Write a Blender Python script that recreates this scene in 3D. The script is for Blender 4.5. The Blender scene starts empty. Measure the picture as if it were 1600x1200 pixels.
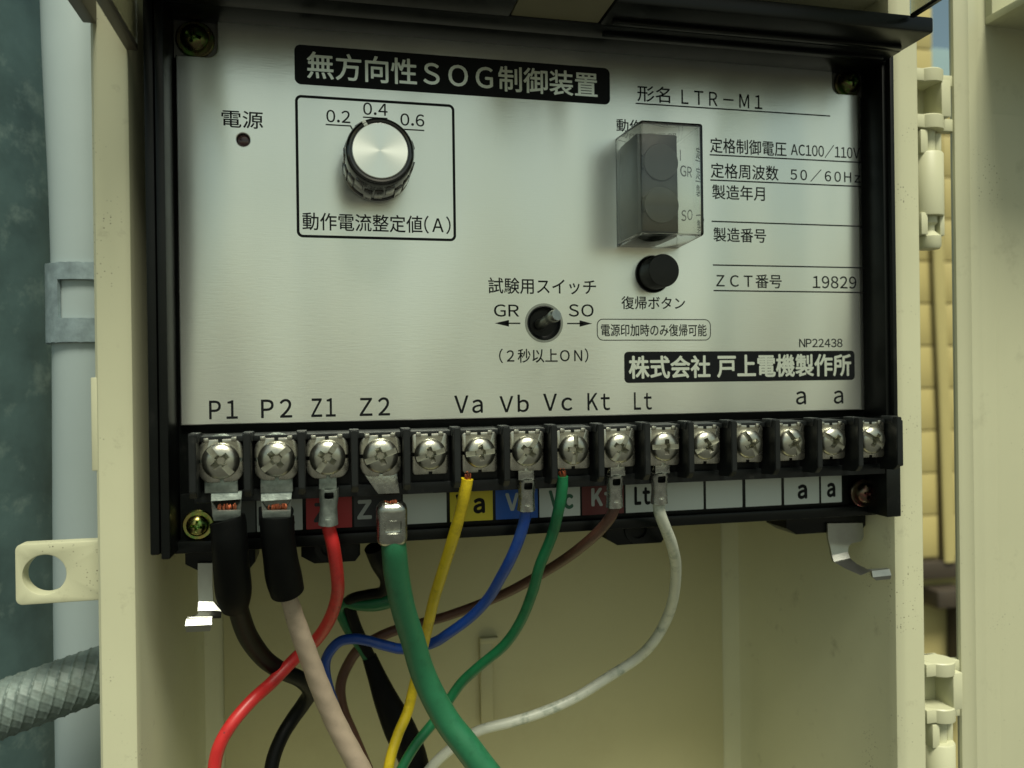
import bpy, bmesh, math, random
from mathutils import Vector, Matrix
from mathutils import noise as mnoise
random.seed(7)
S = 0.001                      # everything below is written in millimetres
scene = bpy.context.scene
COL = scene.collection

# ------------------------------------------------------------------ camera
DIST = 187.3
RR = ((0.9757282, -0.01324311, 0.21858431), (-0.21858303, 0.00156131, 0.9758171), (-0.01326413, -0.99991109, -0.00137131))
cam = bpy.data.cameras.new('camera'); cam_ob = bpy.data.objects.new('camera', cam); COL.objects.link(cam_ob)
cam.sensor_width = 36; cam.lens = 1250 / 1600 * 36; cam.clip_start = 0.01; cam.clip_end = 300
cx = Vector((RR[0][0], RR[1][0], RR[2][0])); cy = -Vector((RR[0][1], RR[1][1], RR[2][1])); cz = -Vector((RR[0][2], RR[1][2], RR[2][2]))
m = Matrix((cx, cy, cz)).transposed().to_4x4(); m.translation = Vector((0, -DIST * S, 0)); cam_ob.matrix_world = m
cam.dof.use_dof = True; cam.dof.focus_distance = 0.186; cam.dof.aperture_fstop = 20
scene.camera = cam_ob

def at(u, v, y=0.0):
    """place seen at photo position (u, v) when it lies y mm behind the face plate"""
    d = [sum(RR[i][k] * (u - 800, v - 600, 1250.0)[k] for k in range(3)) for i in range(3)]
    t = (y + DIST) / d[1]
    return Vector((d[0] * t, y, d[2] * t))

# ------------------------------------------------------------------ light
SUN_EL, SUN_AZ = math.radians(60), math.radians(8)       # sun up, behind the camera and to its right
world = bpy.data.worlds.new('World'); scene.world = world; world.use_nodes = True
wn, wl_ = world.node_tree.nodes, world.node_tree.links
sky = wn.new('ShaderNodeTexSky'); sky.sky_type = 'NISHITA'; sky.sun_disc = False
sky.sun_elevation = SUN_EL; sky.sun_rotation = math.radians(180) - SUN_AZ
sky.air_density = 1.0; sky.dust_density = 2.5; sky.ozone_density = 1.0
tint = wn.new('ShaderNodeMix'); tint.data_type = 'RGBA'; tint.blend_type = 'MULTIPLY'; tint.inputs[0].default_value = 1
tint.inputs[7].default_value = (0.99, 1.0, 0.71, 1)
wl_.new(sky.outputs[0], tint.inputs[6]); wl_.new(tint.outputs[2], wn['Background'].inputs[0])
wn['Background'].inputs[1].default_value = 0.068
sun = bpy.data.lights.new('sun', 'SUN'); sun_ob = bpy.data.objects.new('sun', sun); COL.objects.link(sun_ob)
sun.energy = 2.5; sun.angle = math.radians(20); sun.color = (1.0, 0.99, 0.83)
sd = Vector((math.sin(SUN_AZ) * math.cos(SUN_EL), -math.cos(SUN_AZ) * math.cos(SUN_EL), math.sin(SUN_EL)))
sun_ob.rotation_euler = sd.to_track_quat('Z', 'Y').to_euler()
scene.view_settings.view_transform = 'Standard'; scene.view_settings.look = 'None'
scene.view_settings.exposure = 0.70; scene.view_settings.gamma = 1
scene.cycles.max_bounces = 8; scene.cycles.transparent_max_bounces = 12; scene.cycles.transmission_bounces = 8

# ------------------------------------------------------------------ materials
def mat(name, col, rough=0.5, metal=0.0, var=0.0, vscale=60, bump=0.0, bscale=800, specks=None, spec=0.5,
        stretch=None, aniso=0.0, radial=None, coat=0.0, dirt=None, trans=0.0, ylim=None, wave=None):
    M = bpy.data.materials.new(name); M.use_nodes = True
    N, L = M.node_tree.nodes, M.node_tree.links
    P = N['Principled BSDF']
    P.inputs['Base Color'].default_value = (*col, 1); P.inputs['Roughness'].default_value = rough
    P.inputs['Metallic'].default_value = metal; P.inputs['Specular IOR Level'].default_value = spec
    P.inputs['Coat Weight'].default_value = coat; P.inputs['Coat Roughness'].default_value = 0.15
    P.inputs['Transmission Weight'].default_value = trans
    tc = N.new('ShaderNodeTexCoord')
    cur = None
    def noise(scale, detail=4, vec=None, rough_=0.6):
        n = N.new('ShaderNodeTexNoise'); n.inputs['Scale'].default_value = scale; n.inputs['Detail'].default_value = detail
        n.inputs['Roughness'].default_value = rough_
        L.new(vec if vec else tc.outputs['Object'], n.inputs['Vector']); return n
    def ramp(fac, a, b, c0=(0, 0, 0, 1), c1=(1, 1, 1, 1)):
        r = N.new('ShaderNodeValToRGB'); r.color_ramp.elements[0].position = a; r.color_ramp.elements[1].position = b
        r.color_ramp.elements[0].color = c0; r.color_ramp.elements[1].color = c1; L.new(fac, r.inputs[0]); return r
    def mix(fac, A, B, mode='MIX'):
        x = N.new('ShaderNodeMix'); x.data_type = 'RGBA'; x.blend_type = mode
        if hasattr(fac, 'is_linked'): L.new(fac, x.inputs[0])
        else: x.inputs[0].default_value = fac
        for v, i in ((A, 6), (B, 7)):
            if hasattr(v, 'is_linked'): L.new(v, x.inputs[i])
            else: x.inputs[i].default_value = v
        return x.outputs[2]
    vec = None
    if stretch:
        mp = N.new('ShaderNodeMapping'); mp.inputs['Scale'].default_value = stretch; L.new(tc.outputs['Object'], mp.inputs[0]); vec = mp.outputs[0]
    cur = (*col, 1)
    if var:
        n = noise(vscale, 5, vec)
        r = ramp(n.outputs[0], 0.25, 0.75, (*[c * (1 - var) for c in col], 1), (*[min(1, c * (1 + var)) for c in col], 1)); cur = r.outputs[0]
        rr = N.new('ShaderNodeMapRange'); rr.inputs[3].default_value = max(0, rough - 0.08); rr.inputs[4].default_value = min(1, rough + 0.1)
        L.new(n.outputs[0], rr.inputs[0]); L.new(rr.outputs[0], P.inputs['Roughness'])
    if dirt:                                      # (colour, scale, low, high, strength) broad worn or grimy patches
        dc, ds, lo, hi, st = dirt
        r = ramp(noise(ds, 8, None, 0.7).outputs[0], lo, hi, (0, 0, 0, 1), (st, st, st, 1)); cur = mix(r.outputs[0], cur, (*dc, 1))
    if specks:                                    # (colour, scale, threshold, patch scale, patch low) small mould spots gathered in patches
        sc_, ss, th, ps, pl = specks
        v = N.new('ShaderNodeTexVoronoi'); v.inputs['Scale'].default_value = ss; L.new(tc.outputs['Object'], v.inputs['Vector'])
        a = ramp(v.outputs['Distance'], th * 0.5, th, (1, 1, 1, 1), (0, 0, 0, 1))
        cr = N.new('ShaderNodeSeparateColor'); L.new(v.outputs['Color'], cr.inputs[0])
        pick = ramp(cr.outputs[0], 0.55, 0.8)
        b = ramp(noise(ps, 3).outputs[0], pl, pl + 0.12)
        if ylim is not None:                       # grime only on the weathered outer rim
            sp = N.new('ShaderNodeSeparateXYZ'); L.new(tc.outputs['Object'], sp.inputs[0])
            lt = N.new('ShaderNodeMath'); lt.operation = 'LESS_THAN'; lt.inputs[1].default_value = ylim; L.new(sp.outputs[1], lt.inputs[0])
            ml = N.new('ShaderNodeMath'); ml.operation = 'MULTIPLY'; L.new(b.outputs[0], ml.inputs[0]); L.new(lt.outputs[0], ml.inputs[1]); b = ml
        mm = mix(1.0, a.outputs[0], b.outputs[0], 'MULTIPLY'); mm = mix(1.0, mm, pick.outputs[0], 'MULTIPLY')
        cur = mix(mm, cur, (*sc_, 1))
    if hasattr(cur, 'is_linked'): L.new(cur, P.inputs['Base Color'])
    if bump:
        b = N.new('ShaderNodeBump'); b.inputs['Strength'].default_value = bump; b.inputs['Distance'].default_value = 0.0002
        L.new(noise(bscale if not stretch else 1.0, 4, vec).outputs[0], b.inputs['Height']); L.new(b.outputs[0], P.inputs['Normal'])
        if wave:                                    # slight unevenness of thin sheet metal
            mp2 = N.new('ShaderNodeMapping'); mp2.inputs['Scale'].default_value = wave[:3]; L.new(tc.outputs['Object'], mp2.inputs[0])
            b2 = N.new('ShaderNodeBump'); b2.inputs['Strength'].default_value = 1.0; b2.inputs['Distance'].default_value = wave[3]
            L.new(noise(1.0, 1, mp2.outputs[0]).outputs[0], b2.inputs['Height']); L.new(b2.outputs[0], b.inputs['Normal'])
    if aniso:
        P.inputs['Anisotropic'].default_value = aniso
        if radial:
            t = N.new('ShaderNodeTangent'); t.direction_type = 'RADIAL'; t.axis = radial; L.new(t.outputs[0], P.inputs['Tangent'])
    return M

MT = dict(
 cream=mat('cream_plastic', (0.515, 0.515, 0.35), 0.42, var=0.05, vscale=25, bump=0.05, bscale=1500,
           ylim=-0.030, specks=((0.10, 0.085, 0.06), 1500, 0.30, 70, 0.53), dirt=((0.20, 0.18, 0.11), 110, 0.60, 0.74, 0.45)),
 cream_shade=mat('cream_plastic_shaded', (0.44, 0.42, 0.255), 0.45, var=0.06, vscale=15, dirt=((0.30, 0.26, 0.15), 30, 0.5, 0.8, 0.4)),  # same cream plastic, darkened in colour for the shade inside the box
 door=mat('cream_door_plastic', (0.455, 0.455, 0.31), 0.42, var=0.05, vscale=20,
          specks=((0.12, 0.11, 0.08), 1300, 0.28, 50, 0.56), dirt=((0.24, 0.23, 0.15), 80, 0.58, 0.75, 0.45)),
 flange=mat('brown_grey_plastic', (0.13, 0.115, 0.085), 0.5, var=0.2, vscale=80),
 notch_shade=mat('shaded_cream_strip', (0.20, 0.18, 0.10), 0.6, var=0.08),  # cream plastic with its shade put into the colour
 black=mat('black_case_plastic', (0.004, 0.005, 0.0045), 0.33, spec=0.24, var=0.25, vscale=90, dirt=((0.05, 0.05, 0.045), 160, 0.60, 0.85, 0.35)),
 block=mat('black_block_plastic', (0.008, 0.0095, 0.0095), 0.38, spec=0.32, var=0.3, vscale=120, dirt=((0.09, 0.09, 0.08), 300, 0.6, 0.85, 0.5)),
 plate=mat('brushed_faceplate', (0.83, 0.86, 0.80), 0.30, metal=0.95, var=0.11, stretch=(300, 1, 3400), bump=0.11, wave=(38, 1, 6, 0.0055)),
 corner=mat('dark_corner_recess', (0.10, 0.10, 0.09), 0.4, metal=0.5, var=0.1),
 ink=mat('black_ink', (0.006, 0.007, 0.008), 0.5, spec=0.15),
 inkgrey=mat('silver_print', (0.78, 0.82, 0.73), 0.36, metal=0.85),
 knob=mat('black_knob_plastic', (0.009, 0.010, 0.009), 0.12, coat=0.8),
 button=mat('dark_button_plastic', (0.012, 0.013, 0.011), 0.4, spec=0.3, var=0.1),
 cap=mat('spun_aluminium_cap', (0.86, 0.88, 0.82), 0.34, metal=1.0, aniso=0.6, radial='Y'),
 white=mat('white_mark', (0.75, 0.78, 0.70), 0.5),
 steel=mat('nickel_steel', (0.44, 0.44, 0.375), 0.30, metal=1.0, var=0.18, vscale=600, bump=0.12, bscale=2500),
 washer=mat('nickel_washer', (0.44, 0.43, 0.37), 0.27, metal=1.0, var=0.22, vscale=500, bump=0.1, bscale=1800),
 tin=mat('tinned_lug', (0.40, 0.41, 0.375), 0.25, metal=1.0, var=0.25, vscale=500, bump=0.35, bscale=1600),
 tinold=mat('oxidised_tin', (0.27, 0.31, 0.28), 0.42, metal=0.8, var=0.35, vscale=600, bump=0.35, bscale=1500,
            dirt=((0.12, 0.11, 0.10), 700, 0.6, 0.7, 0.8)),
 clip=mat('spring_steel_clip', (0.34, 0.35, 0.32), 0.34, metal=1.0, var=0.15, vscale=120),
 brass=mat('yellow_passivated_screw', (0.48, 0.40, 0.14), 0.25, metal=1.0, var=0.3, vscale=400, dirt=((0.15, 0.36, 0.10), 350, 0.45, 0.6, 0.9)),
 bronze=mat('red_tinged_passivated_screw', (0.15, 0.12, 0.08), 0.3, metal=1.0, var=0.3, vscale=400, dirt=((0.22, 0.04, 0.06), 260, 0.5, 0.62, 0.8)),
 darkscrew=mat('green_tinged_passivated_screw', (0.12, 0.10, 0.05), 0.28, metal=1.0, var=0.3, vscale=400, dirt=((0.06, 0.20, 0.03), 220, 0.50, 0.60, 0.7)),
 copper=mat('copper_strand', (0.42, 0.13, 0.065), 0.4, metal=1.0, var=0.3, vscale=900),
 redlamp=mat('dark_red_lamp', (0.045, 0.006, 0.008), 0.2, coat=0.5),
 relay=mat('dark_relay_body', (0.028, 0.034, 0.029), 0.35, var=0.12, vscale=200),
 flag=mat('grey_indicator_flag', (0.040, 0.050, 0.040), 0.42, var=0.05),
 pole=mat('galvanised_pole', (0.085, 0.140, 0.138), 0.42, metal=0.35, var=0.38, vscale=45, bump=0.25, bscale=260,
          dirt=((0.24, 0.32, 0.29), 70, 0.54, 0.70, 0.7)),
 conduit=mat('pale_grey_pvc', (0.35, 0.42, 0.42), 0.38, var=0.04, vscale=40),
 clamp=mat('galvanised_clamp', (0.27, 0.34, 0.36), 0.5, metal=0.45, var=0.35, vscale=260, bump=0.4, bscale=900),
 flex=mat('grey_green_flexible_conduit', (0.14, 0.18, 0.165), 0.55, metal=0.15, var=0.35, vscale=260, bump=0.3, bscale=900,
          dirt=((0.07, 0.08, 0.06), 200, 0.5, 0.7, 0.6)),
 tile=mat('ochre_wall_tile', (0.43, 0.36, 0.145), 0.5, var=0.10, vscale=8, bump=0.1, bscale=60),
 grout=mat('grey_brown_grout', (0.25, 0.20, 0.10), 0.85, var=0.1, vscale=20),
 pipe=mat('cream_downpipe', (0.42, 0.36, 0.15), 0.45, var=0.06, vscale=5),
 darkledge=mat('dark_brown_ledge', (0.045, 0.034, 0.022), 0.6, var=0.2, vscale=20),
 tan=mat('tan_render', (0.40, 0.34, 0.14), 0.8, var=0.1, vscale=8),
 farwall=mat('blue_grey_wall', (0.20, 0.30, 0.32), 0.7, var=0.05, vscale=2),
 ground=mat('grey_concrete_ground', (0.07, 0.07, 0.062), 0.85, var=0.15, vscale=3, bump=0.3, bscale=60),
)
def cable(name, col, rough=0.38, dcol=None, d=0.5): 
    return mat(name, col, rough, var=0.10, vscale=180, bump=0.18, bscale=900,
               dirt=(dcol or tuple(c * 0.45 for c in col), 170, 0.52, 0.66, d), specks=((0.02, 0.02, 0.02), 900, 0.26, 60, 0.60))
MT.update(w_red=cable('red_pvc', (0.50, 0.022, 0.022)), w_green=cable('green_pvc', (0.006, 0.125, 0.045)), w_biggreen=cable('thick_green_pvc', (0.016, 0.125, 0.055)),
 w_yellow=cable('yellow_pvc', (0.58, 0.44, 0.012)), w_blue=cable('blue_pvc', (0.006, 0.050, 0.29), 0.38, (0.05, 0.11, 0.30), 0.35), w_brown=cable('brown_pvc', (0.095, 0.042, 0.028)),
 w_white=cable('white_pvc', (0.52, 0.54, 0.45), 0.4, (0.17, 0.22, 0.17), 0.75), w_black=mat('black_pvc', (0.003, 0.0034, 0.0032), 0.42, var=0.3, vscale=200, bump=0.15, bscale=700, spec=0.14),
 w_pink=cable('pinkish_beige_pvc', (0.34, 0.27, 0.20), 0.45, (0.24, 0.20, 0.15), 0.5), boot=mat('black_rubber_boot', (0.0022, 0.0025, 0.0024), 0.5, spec=0.10, var=0.3, vscale=150, bump=0.2, bscale=500),
 c_white=mat('label_white', (0.55, 0.60, 0.56), 0.5, var=0.03), c_grey=mat('label_grey', (0.10, 0.11, 0.10), 0.5), c_red=mat('label_red', (0.42, 0.018, 0.022), 0.45),
 c_black=mat('label_black', (0.015, 0.018, 0.022), 0.45), c_yellow=mat('label_yellow', (0.62, 0.52, 0.02), 0.45), c_blue=mat('label_blue', (0.01, 0.09, 0.42), 0.45),
 c_brown=mat('label_dark_red', (0.12, 0.018, 0.018), 0.45), c_txtgreen=mat('label_green_print', (0.01, 0.10, 0.05), 0.5), c_txtgrey=mat('label_grey_print', (0.42, 0.46, 0.44), 0.5))
# clear acrylic: real glass shading
def glass(name, col, rough=0.0, ior=1.49):
    M = bpy.data.materials.new(name); M.use_nodes = True; P = M.node_tree.nodes['Principled BSDF']
    P.inputs['Base Color'].default_value = (*col, 1); P.inputs['Transmission Weight'].default_value = 1; P.inputs['Roughness'].default_value = rough; P.inputs['IOR'].default_value = ior
    return M
MT['clear'] = glass('clear_acrylic', (0.975, 0.985, 0.965), 0.015)
MT['smoke'] = glass('smoky_acrylic', (0.55, 0.56, 0.45), 0.12)

# ------------------------------------------------------------------ mesh helpers
WL = {}
def place(o, loc, parent):
    loc = Vector(loc); base = WL[parent.name] if parent else Vector((0, 0, 0))
    o.location = (loc - base) * S; WL[o.name] = loc
    if parent: o.parent = parent
def obj(name, bm, m_, parent=None, loc=None, world=True, smooth=True, angle=38, label=None):
    """bmesh in mm (absolute when world) -> one linked object"""
    if loc is None: loc = WL[parent.name] if parent else (0, 0, 0)
    loc = Vector(loc)
    me = bpy.data.meshes.new(name)
    bmesh.ops.recalc_face_normals(bm, faces=bm.faces)
    bm.to_mesh(me); bm.free()
    off = loc if world else Vector((0, 0, 0))
    me.transform(Matrix.Translation(-off)); me.transform(Matrix.Scale(S, 4))
    if smooth:
        for p in me.polygons: p.use_smooth = True
        me.set_sharp_from_angle(angle=math.radians(angle))
    me.materials.append(MT[m_]); me.update()
    o = bpy.data.objects.new(name, me); COL.objects.link(o); place(o, loc, parent)
    if label: o['label'] = label
    return o
def shared(name, src, parent, loc, rot=None, m_=None):
    o = src.copy(); o.name = name; COL.objects.link(o); place(o, loc, parent)
    if rot is not None: o.rotation_euler = rot
    return o
def empty(name, loc, label, cat, group=None):
    o = bpy.data.objects.new(name, None); COL.objects.link(o); o.empty_display_size = 0.01; place(o, loc, None)
    o['label'] = label; o['category'] = cat
    if group: o['group'] = group
    return o
def box(bm, x0, x1, y0, y1, z0, z1, bev=0.0, seg=2, M=None):
    t = bmesh.new(); bmesh.ops.create_cube(t, size=1)
    for v in t.verts: v.co = Vector(((x0 + x1) / 2 + v.co.x * (x1 - x0), (y0 + y1) / 2 + v.co.y * (y1 - y0), (z0 + z1) / 2 + v.co.z * (z1 - z0)))
    if bev: bmesh.ops.bevel(t, geom=t.edges[:], offset=bev, segments=seg, affect='EDGES', profile=0.5)
    if M: t.transform(M)
    join(bm, t)
def join(bm, t):
    me = bpy.data.meshes.new('tmp'); t.to_mesh(me); t.free(); bm.from_mesh(me); bpy.data.meshes.remove(me)
def bx(*a, **k):
    bm = bmesh.new(); box(bm, *a, **k); return bm
def rrect(x0, x1, z0, z1, r, n=5):
    P = []
    for cx_, cz_, a0 in ((x1 - r, z1 - r, 0), (x0 + r, z1 - r, 90), (x0 + r, z0 + r, 180), (x1 - r, z0 + r, 270)):
        for k in range(n + 1):
            a = math.radians(a0 + 90 * k / n); P.append((cx_ + r * math.cos(a), cz_ + r * math.sin(a)))
    return P
def circ(x, z, r, n=32, rz=None): return [(x + r * math.cos(2 * math.pi * k / n), z + (rz or r) * math.sin(2 * math.pi * k / n)) for k in range(n)]
def sheet(bm, loops, y0, y1, bev=0.0, M=None):
    """flat outline(s) in XZ (first outer, rest holes) given depth from y0 to y1"""
    t = bmesh.new(); E = []
    for lp in loops:
        vs = [t.verts.new((x, y0, z)) for x, z in lp]
        E += [t.edges.new((vs[i], vs[(i + 1) % len(vs)])) for i in range(len(vs))]
    if len(loops) == 1: t.faces.new([v for v in t.verts])
    else: bmesh.ops.triangle_fill(t, use_beauty=True, use_dissolve=False, edges=E)
    r = bmesh.ops.extrude_face_region(t, geom=t.faces[:])
    for g in r['geom']:
        if isinstance(g, bmesh.types.BMVert): g.co.y = y1
    if bev:
        bmesh.ops.recalc_face_normals(t, faces=t.faces)
        ed = [e for e in t.edges if len(e.link_faces) == 2 and abs(e.verts[0].co.y - y0) < 1e-5 and abs(e.verts[1].co.y - y0) < 1e-5 and e.calc_face_angle(0) > 1.0]
        bmesh.ops.bevel(t, geom=ed, offset=bev, segments=2, affect='EDGES', profile=0.5)
    if M: t.transform(M)
    join(bm, t)
def lathe(bm, prof, c, n=48, axis='Y', M=None):
    """prof = [(radius, along axis)...]"""
    t = bmesh.new(); rings = []
    for r, h in prof:
        if r < 1e-6: rings.append([t.verts.new((0, h, 0))])
        else: rings.append([t.verts.new((r * math.cos(2 * math.pi * k / n), h, r * math.sin(2 * math.pi * k / n))) for k in range(n)])
    for a, b in zip(rings, rings[1:]):
        for k in range(n):
            k2 = (k + 1) % n
            if len(a) == 1 and len(b) == 1: continue
            if len(a) == 1: t.faces.new((a[0], b[k], b[k2]))
            elif len(b) == 1: t.faces.new((a[k], b[0], a[k2]))
            else: t.faces.new((a[k], b[k], b[k2], a[k2]))
    if M: t.transform(M)
    if axis == 'Z': t.transform(Matrix.Rotation(math.radians(90), 4, 'X'))
    t.transform(Matrix.Translation(Vector(c))); join(bm, t)
def spline(P, sub=8):
    P = [Vector(p) for p in P]; out = []; n = len(P)
    for i in range(n - 1):
        p0 = P[max(i - 1, 0)]; p1 = P[i]; p2 = P[i + 1]; p3 = P[min(i + 2, n - 1)]
        for k in range(sub):
            t = k / sub
            out.append(0.5 * ((2 * p1) + (p2 - p0) * t + (2 * p0 - 5 * p1 + 4 * p2 - p3) * t * t + (3 * p1 - p0 - 3 * p2 + p3) * t ** 3))
    out.append(P[-1]); return out
def tube(bm, P, R, n=20, sub=8, caps=True, disp=None, flat=None):
    """round tube along smoothed points; R a number or one radius per point"""
    rad = R if isinstance(R, (list, tuple)) else [R] * len(P)
    pts = spline([(*p, ) for p in P], sub); rs = [v.x for v in spline([(r, 0, 0) for r in rad], sub)]
    up = Vector((0, 1, 0)); prev = None; rings = []; s = 0
    for i, p in enumerate(pts):
        tg = (pts[min(i + 1, len(pts) - 1)] - pts[max(i - 1, 0)]).normalized()
        if i: s += (p - pts[i - 1]).length
        a = (up - tg * up.dot(tg)) if prev is None else (prev - tg * prev.dot(tg)); a.normalize(); b = tg.cross(a); prev = a
        ring = []
        for k in range(n):
            th = 2 * math.pi * k / n; r = rs[i] + (disp(s, th) if disp else 0)
            fa = 1.0 if not flat else flat
            ring.append(bm.verts.new(p + a * math.cos(th) * r * fa + b * math.sin(th) * r))
        rings.append(ring)
    for a, b in zip(rings, rings[1:]):
        for k in range(n): bm.faces.new((a[k], a[(k + 1) % n], b[(k + 1) % n], b[k]))
    if caps: bm.faces.new(rings[0]); bm.faces.new(rings[-1][::-1])
def ribbon(bm, segs, th=0.7):
    """bent sheet strip: list of (left, right) point pairs, thickened away from the viewer"""
    vs = [(bm.verts.new(a), bm.verts.new(b), bm.verts.new(a + Vector((0, th, 0.15))), bm.verts.new(b + Vector((0, th, 0.15)))) for a, b in segs]
    for p, q in zip(vs, vs[1:]):
        bm.faces.new((p[0], p[1], q[1], q[0])); bm.faces.new((p[3], p[2], q[2], q[3]))
        bm.faces.new((p[0], q[0], q[2], p[2])); bm.faces.new((p[1], p[3], q[3], q[1]))
    for p in (vs[0], vs[-1]): bm.faces.new((p[0], p[2], p[3], p[1]))
def boolean(a, b):
    """a minus b, both bmesh; returns bmesh"""
    obs = []
    for t in (a, b):
        bmesh.ops.recalc_face_normals(t, faces=t.faces)
        me = bpy.data.meshes.new('tmp'); t.to_mesh(me); t.free(); o = bpy.data.objects.new('tmp', me); COL.objects.link(o); obs.append(o)
    md = obs[0].modifiers.new('b', 'BOOLEAN'); md.operation = 'DIFFERENCE'; md.object = obs[1]; md.solver = 'EXACT'; md.use_self = True
    dg = bpy.context.evaluated_depsgraph_get(); ev = obs[0].evaluated_get(dg); me = bpy.data.meshes.new_from_object(ev)
    r = bmesh.new(); r.from_mesh(me)
    for o in obs: d = o.data; bpy.data.objects.remove(o); bpy.data.meshes.remove(d)
    bpy.data.meshes.remove(me); return r
GAP = {'LTR-M1': .42, '50/60Hz': .30, 'AC100/110V': .10, '19829': .13, 'NP22438': .09, 'P1': .30, 'P2': .30, 'Z1': .24, 'Z2': .30, 'GR': .16, 'SO': .16,
       '0.2': .13, '0.4': .13, '0.6': .13, 'Va': .20, 'Vb': .24, 'Vc': .24, 'Kt': .20, 'Lt': .26}
GL = {}
def glyph(c):
    """outline mesh of one character (plain sans wide form for Latin), with its horizontal extent"""
    if c in GL: return GL[c]
    cu = bpy.data.curves.new('t', 'FONT'); cu.body = chr(ord(c) + 0xFEE0) if 33 <= ord(c) < 127 else c; cu.size = 10; cu.resolution_u = 4
    o = bpy.data.objects.new('t', cu); COL.objects.link(o)
    dg = bpy.context.evaluated_depsgraph_get(); me = bpy.data.meshes.new_from_object(o.evaluated_get(dg))
    bpy.data.objects.remove(o); bpy.data.curves.remove(cu)
    xs = [v.co.x for v in me.vertices]; GL[c] = (me, min(xs), max(xs)); return GL[c]
def lettering(txt, x0, x1, z0, z1, y, m_, parent, weight=0.0, depth=0.02, name='lettering', gap=None):
    """printed words: font outlines fitted to a measured rectangle on the surface at depth y (mm)"""
    bm = bmesh.new(); pen = 0.0; wide = any(ord(c) > 255 for c in txt); gap = GAP.get(txt, .14) if gap is None else gap
    for c in txt:
        me, a, b = glyph(c); t = bmesh.new(); t.from_mesh(me)
        prop = (not wide) or c in '()'
        t.transform(Matrix.Translation((pen - a + (0.8 if c == '(' and wide else 0), 0, 0)) if prop else Matrix.Translation((pen, 0, 0)))
        pen += (b - a) + gap * 10 if prop else 10
        join(bm, t)
    xs = [v.co.x for v in bm.verts]; ys = [v.co.y for v in bm.verts]
    sx = (x1 - x0) / max(1e-6, max(xs) - min(xs)); sz = (z1 - z0) / max(1e-6, max(ys) - min(ys)); mx, my = min(xs), min(ys)
    for v in bm.verts: v.co = Vector((x0 + (v.co.x - mx) * sx, y - depth, z0 + (v.co.y - my) * sz))
    if weight > 0:                                 # heavier strokes: the outline spread by a fixed width
        src = bm.copy()
        for k in range(8):
            t = src.copy(); a = math.pi * k / 4
            t.transform(Matrix.Translation((weight * math.cos(a), -0.0012 * (k + 1), weight * math.sin(a)))); join(bm, t)
        src.free()
    return obj(name, bm, m_, parent, smooth=False)

# ================================================================== ENCLOSURE (cream box with open door)
FY = -6.0                                     # front edge of the box walls
enc = empty('enclosure_box', (50, 40, -120), 'cream plastic outdoor equipment box, open, grimy rims and inner wall around the black controller', 'equipment box')
BT, BB = 150, -160
bm = bmesh.new()
def wall_prof(pts, z0, z1):                    # outline in XY swept up Z
    t = bmesh.new(); a = [t.verts.new((x, y, z0)) for x, y in pts]; b = [t.verts.new((x, y, z1)) for x, y in pts]
    t.faces.new(a); t.faces.new(b[::-1])
    for i in range(len(pts)): j = (i + 1) % len(pts); t.faces.new((a[i], a[j], b[j], b[i]))
    return t
obj('side_wall', wall_prof([(-48.3, FY + .6), (-47.7, FY), (-42.2, FY), (-41.2, FY + .5), (-40.6, FY + 2.2), (-40.2, 60), (-38.2, 64.6), (-33, 66), (-33, 71), (-48.3, 71)], BB, BT), 'cream', enc)
obj('side_wall', wall_prof([(142.4, FY + 3.5), (143.0, FY + 1.2), (144.4, FY + .2), (145.5, FY), (150.4, FY), (151.0, FY + .6), (151.0, 71), (129.5, 71), (129.5, 66), (135.5, 64.6), (138.2, 60)], BB, BT), 'cream', enc)
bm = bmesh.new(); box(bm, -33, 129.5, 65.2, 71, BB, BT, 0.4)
obj('back_panel', bm, 'cream_shade', enc)
bm = bmesh.new(); box(bm, 44.6, 48.6, 63.2, 65.4, -109, -82.8, 0.3); box(bm, 44.6, 50.6, 63.2, 65.4, -83.2, -81.2, 0.3)
obj('moulded_rib', bm, 'cream_shade', enc)
bm = bmesh.new(); box(bm, -48.3, 151, -2, 71, 100, 104, 0.6); obj('top_wall', bm, 'cream', enc)
bm = bmesh.new(); box(bm, -49.2, -47.6, FY + .3, 10, -17.2, 2.3, 0.25); obj('latch_ledge', bm, 'cream', enc)
bm = bmesh.new(); box(bm, -40, 138, -4, 66, -158, -152, 0.6); obj('floor_wall', bm, 'cream_shade', enc)
bm = bmesh.new(); box(bm, -40, 142.5, -50, -2.5, 104.3, 107, 0.6); obj('rain_hood', bm, 'cream_shade', enc)
# mounting lug with a round hole
bm = bmesh.new(); sheet(bm, [rrect(-66.9, -47.5, -46.3, -33.2, 1.4)[:], circ(-61.2, -40.0, 4.25, 40)], 3.0, 6.5, 0.35)
obj('mounting_lug', bm, 'cream', enc)
# outer drip flanges and the top eave
bm = bmesh.new(); box(bm, -49.6, -46.9, -60, FY - .1, 75.8, 104, 0.3); obj('outer_flange', bm, 'flange', enc)
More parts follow.
